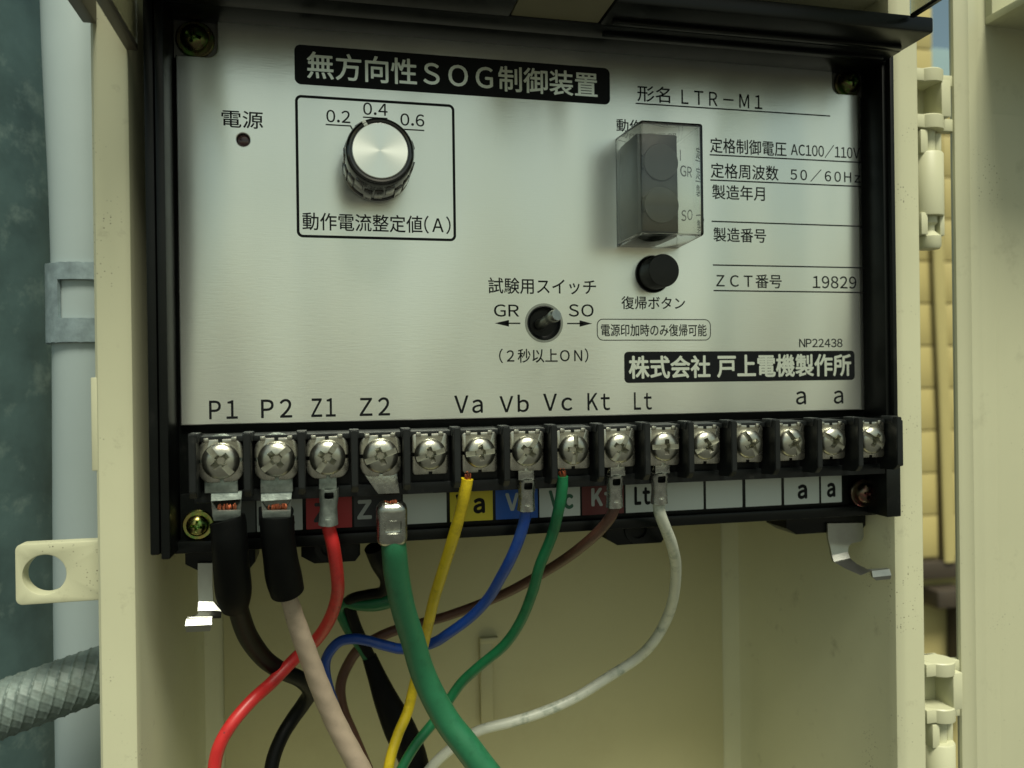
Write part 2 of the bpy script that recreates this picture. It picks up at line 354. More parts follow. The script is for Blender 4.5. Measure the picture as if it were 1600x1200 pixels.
# hinges
def hinge(zt, xc, nm):
    h = bpy.data.objects.new('hinge', None); COL.objects.link(h); h.empty_display_size = 0.01; place(h, (xc, 2, zt - 20), enc)
    r = 4.3; yc = 2.0
    bm = bmesh.new()
    for z1, z0 in ((zt, zt - 3.6), (zt - 12.4, zt - 16.2)):
        lathe(bm, [(0, z0), (r, z0), (r + .05, z0 + .2), (r + .05, z1 - .3), (r - .25, z1), (0, z1)], (0, 0, 0), 40, 'Z', Matrix.Identity(4))
        box(bm, -6, 0, -r + 1.2, r, z0 + .15, z1 - .15, 0.1)
    bm.transform(Matrix.Translation((xc, yc, 0)))
    box(bm, xc + 2.0, xc + 5.0, yc - 3.6, yc + 3.4, zt - 13, zt - 3, 0.3)      # right cheek of the cage
    box(bm, xc - 6, xc + 3, yc + 3.2, yc + 4.6, zt - 16.2, zt, 0.3)            # back of the cage
    box(bm, xc + 4, xc + 8.5, yc - 1, yc + 1.5, zt - 3.6, zt - .6, 0.2); box(bm, xc + 4, xc + 8.5, yc - 1, yc + 1.5, zt - 16, zt - 12.6, 0.2)
    obj('hinge_cage', bm, 'cream', h)
    bm = bmesh.new(); lathe(bm, [(0, zt - 24), (2.1, zt - 24), (2.1, zt - 16), (0, zt - 16)], (xc + .2, yc, 0), 32, 'Z')
    lathe(bm, [(0, zt - 48.5), (2.6, zt - 48.5), (3.0, zt - 47.6), (3.0, zt - 45.2), (1.4, zt - 43.6), (1.4, zt - 42.2), (2.1, zt - 41.5), (2.1, zt - 38), (0, zt - 38)], (xc + .1, yc - .5, 0), 32, 'Z')
    obj('hinge_pin', bm, 'cream', h)
    bm = bmesh.new(); lathe(bm, [(0, zt - 39.6), (4.1, zt - 39.6), (4.2, zt - 39.2), (4.2, zt - 22.8), (3.9, zt - 22.4), (0, zt - 22.4)], (xc, yc, 0), 44, 'Z')
    box(bm, xc - 4.2, xc - 1.9, yc - 3, yc + 3.4, zt - 23, zt - 16.6, 0.3); box(bm, xc + 2.2, xc + 4.1, yc - 1, yc + 3.4, zt - 23, zt - 16.6, 0.3)
    box(bm, xc - 4.3, xc - 2.2, yc - 3, yc + 3.6, zt - 45, zt - 39, 0.3); box(bm, xc + 2.4, xc + 4.0, yc - 2, yc + 3, zt - 45, zt - 39, 0.4)
    obj('hinge_barrel', bm, 'cream', h)
hinge(83.6, 159.8, 0)
hinge(-77.4, 161.2, 1)
# door, swung open beside the box
D = bpy.data.objects.new('door', None); COL.objects.link(D); D.empty_display_size = 0.01; place(D, (168, 3, -120), enc)
obj('door_panel', wall_prof([(167.4, 1.2), (167.6, .5), (168.6, .1), (170.2, 0), (171.2, -.8), (173.4, -.8), (174.6, -.1), (176.0, .1), (260, 6), (260, 9), (168.4, 3)], BB, BT), 'door', D)
bm = wall_prof([(180.0, .42), (181.6, .1), (260, 5.4), (260, 6.4), (180.0, 1)], BB, 73); obj('door_liner', bm, 'door', D)
bm = bmesh.new(); box(bm, 177.7, 260, -40, 3.6, 97.4, 99.6, 0.3); box(bm, 177.7, 260, -2.2, 3.6, 99.4, 140, 0.3); obj('door_top_flange', bm, 'door', D)

# ================================================================== CONTROLLER
cu_ = empty('control_unit', (50, 30, -36), 'black cased controller with brushed silver faceplate, knob and row of fifteen screw terminals', 'control unit')
bm = bmesh.new()
box(bm, -37.2, 140.4, 1.4, 64.9, -35.3, 83.5, 0.4)                                 # body
box(bm, -37.4, -35.5, -9.2, 2, -34.8, 84, 0.35)                                 # left rim, outer strip
box(bm, -35.6, -35.0, -7.8, 2, -34.9, 84)
box(bm, -35.1, -33.3, -10.2, 2, -35.6, 84, 0.35)                                # left rim, inner strip
box(bm, 140.0, 141.2, -9.0, 2, -35.6, 84, 0.3)                                  # right wall
box(bm, 138.9, 140.2, -7.4, 2, -35.4, 84, 0.3)
box(bm, -35, 140, -2.0, 1.6, -36.2, -33.6, 0.35)                                # lower lip under the label strip
box(bm, -33, 139, -0.2, 1.6, -33.8, -23.5, 0.1)
box(bm, 136.9, 141.1, -9.8, -2, -35.4, -22, 0.3)
box(bm, -33.6, 139.4, -6.0, 1.5, 82.2, 85, 0.3)                                 # inner lip above the plate
obj('case', bm, 'black', cu_)
bm = bmesh.new()
for (x0, x1, z0, z1) in ((-32.9, -17.8, -41.6, -35.8), (-7.7, 5.8, -41.4, -35.8), (66.6, 82.7, -41.4, -35.8), (116.9, 141.0, -41.4, -35.8)):
    t = bmesh.new(); ch = min(3.0, (x1 - x0) / 3)
    sheet(t, [[(x0, z1), (x0, z0 + ch * .6), (x0 + ch, z0), (x1 - ch * .4, z0), (x1, z0 + ch * .5), (x1, z1)]], 4, 14, 0.3)
    me_ = obj('mounting_foot', t, 'black', cu_)
for xx in (75.0, -1.0):
    t = bmesh.new(); lathe(t, [(2.2, 0), (3.6, 0), (3.6, .6), (2.2, .6)], (xx, 3.3, -37.6), 32); obj('foot_ring', t, 'black', cu_)
# visor above the plate
bm = bmesh.new()
box(bm, -37.4, 138.6, -15, -8.0, 80.8, 84.4, 0.3)
box(bm, -37.4, 39.2, -26, -14.8, 80.8, 84.4, 0.5); box(bm, 60.0, 138.6, -26, -14.8, 80.8, 84.5, 0.5)
box(bm, -37.0, 139.6, -8.2, 1.5, 80.9, 83.8, 0.2)
for y_ in (-18.5, -12): box(bm, 62, 136, y_, y_ + 1.2, 79.9, 80.9, 0.2)
obj('visor', bm, 'black', cu_)
bm = bmesh.new(); box(bm, 39.5, 59.7, -60, -14.6, 81.2, 83.0, 0.2); obj('visor_notch_fill', bm, 'notch_shade', cu_, label='olive brown strip filling the notch in the black visor')  # stands for the cream hood underside seen through the notch, shade painted in
# flipped-up clear cover: two cheeks with dark edges
bm = bmesh.new(); box(bm, -40.2, -39.2, -70, -5.8, 72.4, 110); obj('cover_cheek', bm, 'smoke', cu_)
bm = bmesh.new(); box(bm, -41.4, -39.1, -70, -5.8, 70.9, 72.3, 0.2); obj('cover_cheek_edge', bm, 'flange', cu_)
p = at(1422, 28, -26.5)
bm = bmesh.new(); box(bm, p.x, p.x + .8, -70, -26.4, p.z + .9, p.z + 25); obj('cover_cheek', bm, 'smoke', cu_)
bm = bmesh.new(); box(bm, p.x - .1, p.x + 1.0, -70, -26.6, p.z, p.z + .8, 0.1); obj('cover_cheek_edge', bm, 'black', cu_)
# face plate with two notched corners
def plate_outline():
    P = []
    def arc(cx_, cz_, r, a0, a1, n=6):
        for k in range(n + 1):
            a = math.radians(a0 + (a1 - a0) * k / n); P.append((cx_ + r * math.cos(a), cz_ + r * math.sin(a)))
    P += [(-32.7, -8.4), (137.0, -8.4)]
    P.append((137.0, 75.3)); arc(131.6, 77.3, 2.0, 270, 180); P.append((129.6, 82.6))
    P.append((-24.0, 82.6)); arc(-26.0, 75.0, 2.0, 0, -90); P.append((-32.7, 73.0))
    return P
fp = bmesh.new()
sheet(fp, [plate_outline(), circ(-18.8, 55.1, 1.45, 28), circ(50.1, 14.4, 4.25, 40), circ(78.4, 26.7, 4.5, 40)], 0.0, 1.0, 0.22)
plate = obj('faceplate', fp, 'plate', cu_, angle=12)
obj('faceplate_turned_edge', wall_prof([(137.02, 0.05), (138.9, 1.3), (138.9, 2.0), (137.02, 1.0)], -8.4, 75.3), 'plate', plate, angle=12)
for q in ((-33.2, -23.6, 0.9, 1.8, 72.6, 83), (129.2, 139.4, 0.9, 1.8, 75, 83)): obj('corner_recess', bx(*q), 'corner', cu_)
PY = 0.0
def bar(x0, z0, x1, z1, w, m_='ink', y=PY, parent=None, name='printed_line'):
    a, b = Vector((x0, z0)), Vector((x1, z1)); d = (b - a).normalized(); n_ = Vector((-d.y, d.x)) * w / 2
    t = bmesh.new(); vs = [t.verts.new((q.x, y - .02, q.y)) for q in (a + n_, a - n_, b - n_, b + n_)]; t.faces.new(vs)
    return t
def bars(lst, w, name='printed_line', m_='ink'):
    for a in lst: obj(name, bar(*a, w), m_, plate, smooth=False)
def frame(x0, x1, z0, z1, r, w, name='printed_frame'):
    t = bmesh.new(); A = rrect(x0, x1, z0, z1, r, 6); B = rrect(x0 + w, x1 - w, z0 + w, z1 - w, max(.1, r - w), 6)
    va = [t.verts.new((x, PY - .02, z)) for x, z in A]; vb = [t.verts.new((x, PY - .02, z)) for x, z in B]
    for i in range(len(A)): j = (i + 1) % len(A); t.faces.new((va[i], va[j], vb[j], vb[i]))
    return obj(name, t, 'ink', plate, smooth=False)
def panel(x0, x1, z0, z1, r, name='printed_panel', m_='ink', y=PY, parent=None):
    t = bmesh.new(); t.faces.new([t.verts.new((x, y - .02, z)) for x, z in rrect(x0, x1, z0, z1, r, 6)]); return obj(name, t, m_, parent or plate, smooth=False)
panel(-7.5, 67.7, 68.3, 77.3, 1.4); lettering('無方向性SOG制御装置', -4.7, 64.4, 69.9, 75.9, PY - .02, 'inkgrey', plate, 0.10)
panel(70.5, 135.2, -0.4, 7.35, 1.1); lettering('株式会社', 71.8, 93.5, 0.75, 6.2, PY - .02, 'inkgrey', plate, 0.15); lettering('戸上電機製作所', 95.6, 134.0, 0.75, 6.4, PY - .02, 'inkgrey', plate, 0.15)
frame(-7.5, 28.9, 33.6, 65.9, 1.4, 0.62)
frame(63.5, 93.9, 10.1, 15.5, 1.6, 0.22)
for args in (('電源', -23.3, -14.5, 57.7, 61.5), ('0.2', -0.6, 4.7, 60.1, 62.9), ('0.4', 7.7, 13.2, 62.3, 65.1), ('0.6', 16.2, 21.7, 60.3, 63.1),
             ('動作電流整定値(A)', -6.2, 27.6, 35.3, 39.4), ('形名', 74.9, 83.6, 69.7, 73.7), ('LTR-M1', 86.7, 109.1, 69.8, 73.3), ('動作表示部', 69.3, 86.3, 61.9, 65.0),
             ('GR', 86.8, 92.2, 51.7, 54.8), ('SO', 87.0, 92.4, 39.2, 42.2), ('定格制御電圧', 94.4, 115.9, 57.9, 61.7), ('AC100/110V', 117.2, 137.5, 58.1, 61.6),
             ('定格周波数', 94.5, 113.5, 51.5, 55.3), ('50/60Hz', 117.0, 137.6, 51.7, 55.0), ('製造年月', 94.8, 109.5, 46.1, 49.8), ('製造番号', 95.0, 109.7, 35.3, 38.9),
             ('ZCT番号', 95.6, 114.0, 23.6, 27.1), ('19829', 123.1, 136.0, 23.8, 27.0), ('試験用スイッチ', 36.5, 63.4, 21.4, 25.2), ('GR', 37.8, 43.9, 15.9, 18.8),
             ('SO', 56.4, 62.7, 16.0, 19.0), ('(2秒以上ON)', 38.9, 61.2, 4.8, 8.2), ('復帰ボタン', 70.0, 86.9, 17.9, 21.1), ('電源印加時のみ復帰可能', 64.6, 92.7, 11.2, 14.2),
             ('NP22438', 118.9, 131.6, 8.3, 10.5), ('P1', -26.7, -20.8, -7.1, -3.1), ('P2', -15.7, -9.1, -7.1, -3.0), ('Z1', -4.8, 0.5, -7.1, -3.0), ('Z2', 6.0, 12.8, -7.1, -3.0),
             ('Va', 28.0, 34.7, -7.0, -2.9), ('Vb', 38.9, 46.0, -7.0, -2.9), ('Vc', 49.7, 56.9, -6.9, -2.8), ('Kt', 60.9, 66.6, -7.0, -2.8), ('Lt', 73.0, 77.6, -7.1, -2.8),
             ('a', 117.8, 120.6, -6.6, -3.2), ('a', 128.9, 131.6, -6.6, -3.2)):
    lettering(*args, PY, 'ink', plate, 0.07 if len(args[0]) <= 2 and args[3] < 0 else 0.035)
bars([(74.4, 69.1, 128.8, 69.2), (94.2, 57.3, 137.9, 57.4), (94.3, 50.9, 137.9, 51.0), (94.5, 40.4, 138.3, 40.4), (94.7, 29.3, 138.4, 29.4), (94.8, 22.8, 138.5, 22.8)], 0.34)
bars([(-0.8, 59.5, 4.8, 59.5), (4.7, 59.6, 5.8, 57.6), (7.6, 61.7, 13.2, 61.7), (10.4, 61.7, 10.4, 60.2), (16.3, 59.4, 21.7, 59.4), (86.9, 55.9, 86.9, 59)], 0.30)
bars([(40.5, 14.3, 44.2, 14.3), (55.9, 14.3, 60, 14.3)], 0.32)
t = bmesh.new()
t.faces.new([t.verts.new((x, PY - .02, z)) for x, z in ((37.9, 14.3), (41.4, 15.1), (41.4, 13.5))]); t.faces.new([t.verts.new((x, PY - .02, z)) for x, z in ((62.3, 14.3), (59.1, 15.1), (59.1, 13.5))])
obj('printed_arrow', t, 'ink', plate, smooth=False)
# lamp
bm = bmesh.new(); lathe(bm, [(1.3, .9), (1.35, .3), (1.3, .25), (0, .9)][:1] + [(1.32, .55), (0.9, .35), (0.0, .3)], (-18.8, 0.3, 55.1), 28); obj('power_lamp', bm, 'redlamp', cu_)
# selector knob
kx, kz = 10.55, 49.9
bm = bmesh.new()
lathe(bm, [(6.9, -.6), (7.35, -1.0), (7.35, -13.6), (7.1, -14.4), (6.6, -14.8), (6.2, -14.7), (6.1, -14.4), (0, -14.4)], (kx, 0, kz), 72)
for k in range(20):
    a = 2 * math.pi * k / 20
    Mx = Matrix.Translation((kx, 0, kz)) @ Matrix.Rotation(a, 4, 'Y')
    lo, hi = ((-8.2, -1.2), (-12.6, -6.4), (-9.6, -3.4))[k % 3]
    box(bm, 7.0, 7.72, lo, hi, -0.95, 0.95, 0.16, M=Mx)
lathe(bm, [(7.2, -.3), (7.75, -.5), (7.75, -1.1), (7.2, -1.2)], (kx, 0, kz), 72)
kn = obj('selector_knob', bm, 'knob', cu_, loc=(kx, 0, kz))
bm = bmesh.new(); lathe(bm, [(5.95, -14.3), (5.95, -14.75), (5.8, -14.9), (0, -14.9)], (kx, 0, kz), 72); obj('knob_cap', bm, 'cap', kn)
bm = bmesh.new(); box(bm, 6.0, 7.2, -14.78, -13, -.42, .42, 0.05, M=Matrix.Translation((kx, 0, kz)) @ Matrix.Rotation(math.radians(-119), 4, 'Y')); obj('knob_pointer', bm, 'white', kn)
# relay window box
bm = bmesh.new()
A = [(69.0, 33.3), (85.8, 33.3), (85.8, 60.4), (69.0, 60.4)]; F = [(69.6, 33.8), (85.2, 33.8), (85.2, 60.0), (69.6, 60.0)]
def shell(bm, A, F, ya, yf):
    va = [bm.verts.new((x, ya, z)) for x, z in A]; vf = [bm.verts.new((x, yf, z)) for x, z in F]
    for i in range(4): j = (i + 1) % 4; bm.faces.new((va[i], va[j], vf[j], vf[i]))
    bm.faces.new(vf); return va
va = shell(bm, A, F, 0.0, -15.0)
w_ = 0.6
vb = shell(bm, [(A[0][0] + w_, A[0][1] + w_), (A[1][0] - w_, A[1][1] + w_), (A[2][0] - w_, A[2][1] - w_), (A[3][0] + w_, A[3][1] - w_)],
           [(F[0][0] + w_, F[0][1] + w_), (F[1][0] - w_, F[1][1] + w_), (F[2][0] - w_, F[2][1] - w_), (F[3][0] + w_, F[3][1] - w_)], 0.0, -14.0)
for i in range(4): j = (i + 1) % 4; bm.faces.new((va[i], va[j], vb[j], vb[i]))
bm.normal_update()
def on(vs): return lambda e: all(v in vs for v in e.verts)
outer = set(v for v in bm.verts if v.co.y < -14.5 or v in va); inner_ = set(bm.verts) - outer
sel = lambda st: [e for e in bm.edges if all(v in st for v in e.verts) and len(e.link_faces) == 2 and e.calc_face_angle(0) > 1.2 and min(v.co.y for v in e.verts) < -1]
e1, e2 = sel(outer), sel(inner_)
bmesh.ops.bevel(bm, geom=e1, offset=0.75, segments=5, affect='EDGES', profile=0.5)
bmesh.ops.bevel(bm, geom=[e for e in e2 if e.is_valid], offset=0.2, segments=2, affect='EDGES', profile=0.5)
rc = obj('relay_cover', bm, 'clear', cu_, angle=50)
bm = bmesh.new(); box(bm, 70.15, 79.8, -12.2, -0.1, 34.4, 57.9, 0.6); rb = obj('relay_body', bm, 'relay', cu_)
for zc in (51.0, 41.0):
    bm = bmesh.new(); lathe(bm, [(0, -12.8), (4.2, -12.8), (4.35, -12.65), (4.35, -11.6), (0, -11.6)], (75.3, 0, zc), 36); obj('indicator_flag', bm, 'flag', rb, angle=10)
# reset button
bm = bmesh.new(); lathe(bm, [(0, .5), (4.55, .5), (4.55, -.25), (4.4, -.35), (4.1, -.1)], (78.4, 0, 26.7), 48); bz = obj('button_bezel', bm, 'black', cu_)
bm = bmesh.new(); lathe(bm, [(4.0, .4), (4.0, -6.6), (3.85, -6.95), (3.6, -7.0), (0, -6.8)], (78.4, 0, 26.7), 56); obj('reset_button', bm, 'button', cu_)
# toggle switch
bm = bmesh.new(); lathe(bm, [(4.25, .2), (4.2, -.1), (3.95, -.2), (3.9, .6), (3.0, 1.6), (0, 2.2)], (50.1, 0, 14.4), 48); sw = obj('switch_bush', bm, 'block', cu_)
bm = bmesh.new(); tube(bm, [at(843, 507, 0.5), at(850, 503, -2), at(858, 498, -4.5), at(866, 494, -7), at(870, 492, -8)], [1.25, 1.15, 1.1, 1.5, 1.3], 20, 6); obj('switch_lever', bm, 'steel', cu_)
bm = bmesh.new(); sheet(bm, [circ(50.1, 14.4, 4.75, 44), circ(50.1, 14.4, 4.2, 44)], -0.12, 0.1); obj('switch_rim', bm, 'clip', cu_)
# one fastening screw: washer, pan head with a driver cross
def cross_cut(size, w, depth, y0, slot=None):
    c = bmesh.new()
    def plus(L_, w_, y): return [c.verts.new((x, y, z)) for x, z in ((L_, -w_), (L_, w_), (w_, w_), (w_, L_), (-w_, L_), (-w_, w_), (-L_, w_), (-L_, -w_), (-w_, -w_), (-w_, -L_), (w_, -L_), (w_, -w_))]
    lv = [plus(size * 1.15, w * 1.1, y0 - 3), plus(size, w, y0), plus(size * .62, w * .85, y0 + depth * .45), plus(size * .36, w * .62, y0 + depth)]
    for A_, B_ in zip(lv, lv[1:]):
        for k in range(12): j = (k + 1) % 12; c.faces.new((A_[k], A_[j], B_[j], B_[k]))
    c.faces.new(lv[0]); c.faces.new(lv[-1][::-1])
    lathe(c, [(0, y0 - 3.2), (w * 1.9, y0 - 3.2), (w * 1.75, y0 + depth * .3), (w * .9, y0 + depth * 1.02), (0, y0 + depth * 1.1)], (0, 0, 0), 16)
    if slot: box(c, -slot[0], slot[0], y0 - 5.05, y0 + slot[1], -slot[2], slot[2])
    return c
def head(r, h, n=40):
    t = bmesh.new(); P = [(0, 0.3), (r * .98, 0.3), (r, 0), (r, -h * .25)]
    for k in range(1, 9):
        a = math.radians(90 * k / 8); P.append((r * (0.12 + .88 * math.cos(a) ** .78) if k < 8 else 0, -h * (.25 + .75 * math.sin(a)) if k < 8 else -h))
    P.insert(-1, (r * 0.12, -h))
    lathe(t, P, (0, 0, 0), n); return t
def make_screw(r, h, name, m_, loc, parent):
    b = boolean(head(r, h), cross_cut(r * .56, r * .165, h * 1.0, -h, (r * 1.1, h * .46, r * .165)))
    return obj(name, b, m_, parent, loc=loc, world=False, angle=30)
def make_pan(r, h, name, m_, loc, parent, rot=0):
    b = boolean(head(r, h), cross_cut(r * .62, r * .13, h * .6, -h))
    o = obj(name, b, m_, parent, loc=loc, world=False, angle=30); o.rotation_euler = (0, math.radians(rot), 0); return o
for (x, z, m_, r_, yb, rot, lb) in ((-28.7, 76.9, 'darkscrew', 4.1, 0.4, 20, 'dark green tinged screw in the upper left corner'), (134.6, 78.3, 'darkscrew', 3.9, 0.4, 0, 'dark green tinged screw in the upper right corner'),
                      (-29.3, -30.3, 'brass', 3.3, -0.6, 10, 'brassy screw at the lower left'), (136.0, -30.2, 'bronze', 3.7, -2.0, 15, 'reddish bronze screw at the lower right')):
    bm = bmesh.new(); lathe(bm, [(0, .8), (r_, .8), (r_, .1), (r_ * .93, -.15), (r_ * .55, -.1), (0, -.1)], (x, yb, z), 40)
    fs = obj('fixing_screw', bm, m_, cu_, loc=(x, yb, z), label=lb)
    make_pan(r_ * .72, 2.2, 'screw_head', m_, (x, yb - .1, z), fs, rot)

# ------------------------------------------------------------------ terminal block
SX = [-24.5, -12.6, -1.4, 10.6, 22.1, 33.9, 45.5, 57.1, 69.0, 80.9, 92.1, 104.1, 116.2, 128.2, 140.1]
TX = [x * .9275 for x in SX]
tb = bmesh.new()
box(tb, -28.4, 136.0, -13.0, -1.6, -11.4, -10.2, 0.15)              # upper ledge
box(tb, -28.4, 136.0, -9.6, -1.4, -23.4, -10.6, 0.1)                # core
box(tb, -28.4, 136.0, -10.6, -2.0, -24.2, -21.6, 0.2)               # lower edge
box(tb, -28.4, 136.0, -4.5, -0.4, -25.0, -23.0, 0.2)
tblk = obj('terminal_block', tb, 'block', cu_)
for i in range(16):
    xb = TX[0] - 4.95 if i == 0 else (TX[-1] + 5.2 if i == 15 else (TX[i - 1] + TX[i]) / 2)
    t = bmesh.new(); pr_ = [(-17.0, -9.6), (-17.0, -21.2), (-15.6, -22.6), (-2.5, -23.3), (-2.5, -10.4), (-12.0, -9.6)]
    a = [t.verts.new((xb - .72, y, z)) for y, z in pr_]; b = [t.verts.new((xb + .72, y, z)) for y, z in pr_]
    t.faces.new(a); t.faces.new(b[::-1])
    for k in range(6): j = (k + 1) % 6; t.faces.new((a[k], a[j], b[j], b[k]))
    bmesh.ops.recalc_face_normals(t, faces=t.faces)
    bmesh.ops.bevel(t, geom=t.edges[:], offset=0.16, segments=2, affect='EDGES')
    box(t, xb - 1.0, xb + 1.0, -15.5, -11.5, -11.3, -9.4, 0.15)
    if i == 15: box(t, xb - .4, xb + 1.9, -16, -3, -21.8, -10.4, 0.3)
    obj('barrier', t, 'block', tblk)
s1 = s2 = w1 = w2 = None
ANG = [-50, 40, 57, 20, 17, 5, 52, 85, 58, 0, 27, -60, -60, -35, -35]
for i, x in enumerate(TX):
    big = i < 4; zc = -15.25; dx = random.uniform(-.15, .15)
    if big and w1 is None or (not big and w2 is None):
        hw = 4.45 if big else 3.95; hh = 4.45
        t = bmesh.new(); o_ = rrect(-hw, hw, -hh, hh, 2.4 if big else 0.8, 5)
        sheet(t, [o_], -0.55, 0.25, 0.25)
        for sx_ in (-1, 1):                                            # upstanding ears and side dimples
            box(t, sx_ * hw * .62 - .55, sx_ * hw * .62 + .55, -0.9, .2, hh - .6, hh + .35, 0.15)
        cut = bmesh.new()
        for a_ in (0, 90, 180, 270): box(cut, -.42, .42, -2, 1, 3.8 if a_ % 180 == 0 else (hw - .75), 6, M=Matrix.Rotation(math.radians(a_), 4, 'Y'))
        t = boolean(t, cut)
        w = obj('washer_plate', t, 'washer', tblk, loc=(x, -12.6, zc), world=False)
        s = make_screw(3.75 if big else 3.45, 2.15, 'terminal_screw', 'steel', (x, -13.1, zc), tblk)
        if big: w1, s1 = w, s
        else: w2, s2 = w, s
    else:
        w = shared('washer_plate', w1 if big else w2, tblk, (x, -12.6, zc)); s = shared('terminal_screw', s1 if big else s2, tblk, (x, -13.1, zc))
    s.rotation_euler = (random.uniform(-.03, .03), -math.radians(ANG[i]), random.uniform(-.03, .03)); w.rotation_euler = (0, random.uniform(-.03, .03), 0)

# ------------------------------------------------------------------ label strip under the terminals
LY = -0.7
ls = bmesh.new(); box(ls, -22, 132.3, LY, 0.4, -33.5, -24.6, 0.1); strip = obj('label_strip', ls, 'black', cu_)
C = [(-21.6, -17.3, 'grey', None), (-17.0, -7.1, 'white', 'P2'), (-6.3, 3.9, 'red', None), (4.4, 15.2, 'black', 'Z2'), (15.6, 25.8, 'white', None), (26.6, 36.9, 'yellow', 'Va'), (37.6, 48.0, 'blue', 'Vb'),
     (48.4, 58.7, 'white', 'Vc'), (59.2, 70.0, 'brown', 'Kt'), (70.5, 81.2, 'white', 'Lt'), (81.5, 91.4, 'white', None), (92.1, 102.2, 'white', None), (103.1, 113.3, 'white', None),
     (114.1, 124.3, 'white', 'a'), (124.9, 131.0, 'white', 'a')]
C[9] = (70.5, 91.4, 'white', 'Lt'); C.pop(10)
for x0, x1, c_, tx in C:
    cell = panel(x0 * .995, x1 * .995, -32.5, -25.2, 0.15, 'label_cell', 'c_' + c_, LY, strip)
for tx, x0, x1, z0, z1, c_ in (('Z', 5.3, 8.2, -30.6, -26.6, 'c_txtgrey'), ('Z', -4.4, -1.6, -30.8, -26.8, 'c_black'), ('P2', -16.4, -9, -31.0, -27, 'c_black'), ('Va', 28.2, 34.8, -30.6, -26.3, 'ink'), ('Vb', 40.2, 46.6, -30.4, -26.2, 'c_txtgrey'),
                    ('Vc', 51.0, 56.8, -30.6, -26.3, 'c_txtgreen'), ('Kt', 61.8, 67.4, -30.3, -26.2, 'c_txtgrey'), ('Lt', 73.0, 76.8, -30.5, -26.3, 'ink'), ('a', 118.2, 120.6, -31.0, -27.6, 'ink'), ('a', 126.8, 128.9, -30.9, -27.5, 'ink')):
    lettering(tx, x0 * .995, x1 * .995, z0, z1, LY - .02, c_, strip, 0.22)

# ------------------------------------------------------------------ sprung steel clips
for pts, lb in (([((1293, 818), (1348, 817)), ((1293.5, 830), (1349, 829)), ((1294, 841), (1349.5, 839)), ((1295, 846), (1345, 846)), ((1295.5, 848), (1331, 849)), ((1297, 853), (1326, 854)), ((1300, 868), (1325, 862)), ((1303, 878), (1328, 872)), ((1322, 889), (1340, 882)), ((1345, 899), (1358, 891)), ((1362, 892), (1390, 889)), ((1364, 902), (1393, 899)), ((1369, 907), (1391, 905))], 'steel hook clip with a curled tip at the lower right'),
                ([((309, 880), (332, 880)), ((309, 915), (332, 915)), ((310, 940), (333, 940)), ((309, 955), (346, 955)), ((309, 962), (345, 966)), ((291, 967), (331, 966)), ((289, 978), (331, 976)), ((291, 988), (328, 986))], 'steel hook clip with a bright tip at the lower left')):
    bm = bmesh.new(); n_ = len(pts); yy = [0, 0, 0, 0, 0, -.1, -.5, -1.6, -4.6, -8, -8.6, -9.2, -8.9] if n_ == 13 else [0, 0, -.6, -2, -5, -7, -8, -7]
    ribbon(bm, [(at(a[0], a[1], 3 + y), at(b[0], b[1], 3 + y)) for (a, b), y in zip(pts, yy)], 0.8)
    obj('spring_clip', bm, 'clip', cu_, angle=16, label=lb)

# ================================================================== WIRES
def wire(name, label, m_, pts, rad, loc=None, n=22):
    """pts = (u, v, y)"""
    P = [at(*p) for p in pts]; e = empty(name, P[0], label, 'wire', 'wires on the terminal block')
    ph = random.uniform(0, 50)
    def rough_(s_, th): return 0.05 * mnoise.noise(Vector((ph + s_ * .12, math.cos(th) * .6, math.sin(th) * .6))) + (0.035 * math.sin(s_ * 1.1 + 3 * th) if m_ == 'w_pink' else 0)
    bm = bmesh.new(); tube(bm, P, rad, n, 12, disp=rough_); obj('insulation', bm, m_, e); return e
def crimp(e, i, px0, px1, r, m_='tin', tongue=True, dent=True):
    """crimped ring terminal: ring under the washer, tongue and pressed barrel from px0 down to px1 (u, v, y)"""
    a, b = at(*px0), at(*px1); bm = bmesh.new(); d = (b - a).normalized()
    M_ = Matrix.Translation(a) @ Vector((0, 1, 0)).rotation_difference(d).to_matrix().to_4x4(); Lb = (b - a).length
    t = bmesh.new(); prof = [(r * .78, 0), (r * .98, 0), (r, .3), (r * .97, Lb * .25), (r * .86, Lb * .5), (r * .93, Lb * .8), (r, Lb - .2), (r * .75, Lb), (r * .72, Lb * .6), (r * .74, 0)]
    lathe(t, prof + [prof[0]], (0, 0, 0), 28, 'Y')
    for v in t.verts: v.co.x *= 1.08; v.co.z += 0.10 * math.sin(v.co.x * 3 + v.co.y * 2)
    cut = bmesh.new(); box(cut, -r * .5, r * .5, .5, 2.1, -4, -r * .35, .3); box(cut, -r * .4, r * .4, Lb * .55, Lb * .8, -4, -r * .84, .25)
    t = boolean(t, cut); t.transform(M_); join(bm, t)
    x = TX[i]; box(bm, x - r * .95, x + r * .95, -12.4, -11.6, a.z - .2, -18.5, 0.15)
    # sloping neck
    vs = [bm.verts.new(q) for q in (Vector((x - r * .9, -12.2, -19)), Vector((x + r * .9, -12.2, -19)), a + Vector((r * .9, r * .85, -.6)), a + Vector((-r * .9, r * .85, -.6)))]
    bm.faces.new(vs)
    return obj('ring_terminal', bm, m_, e, angle=30)

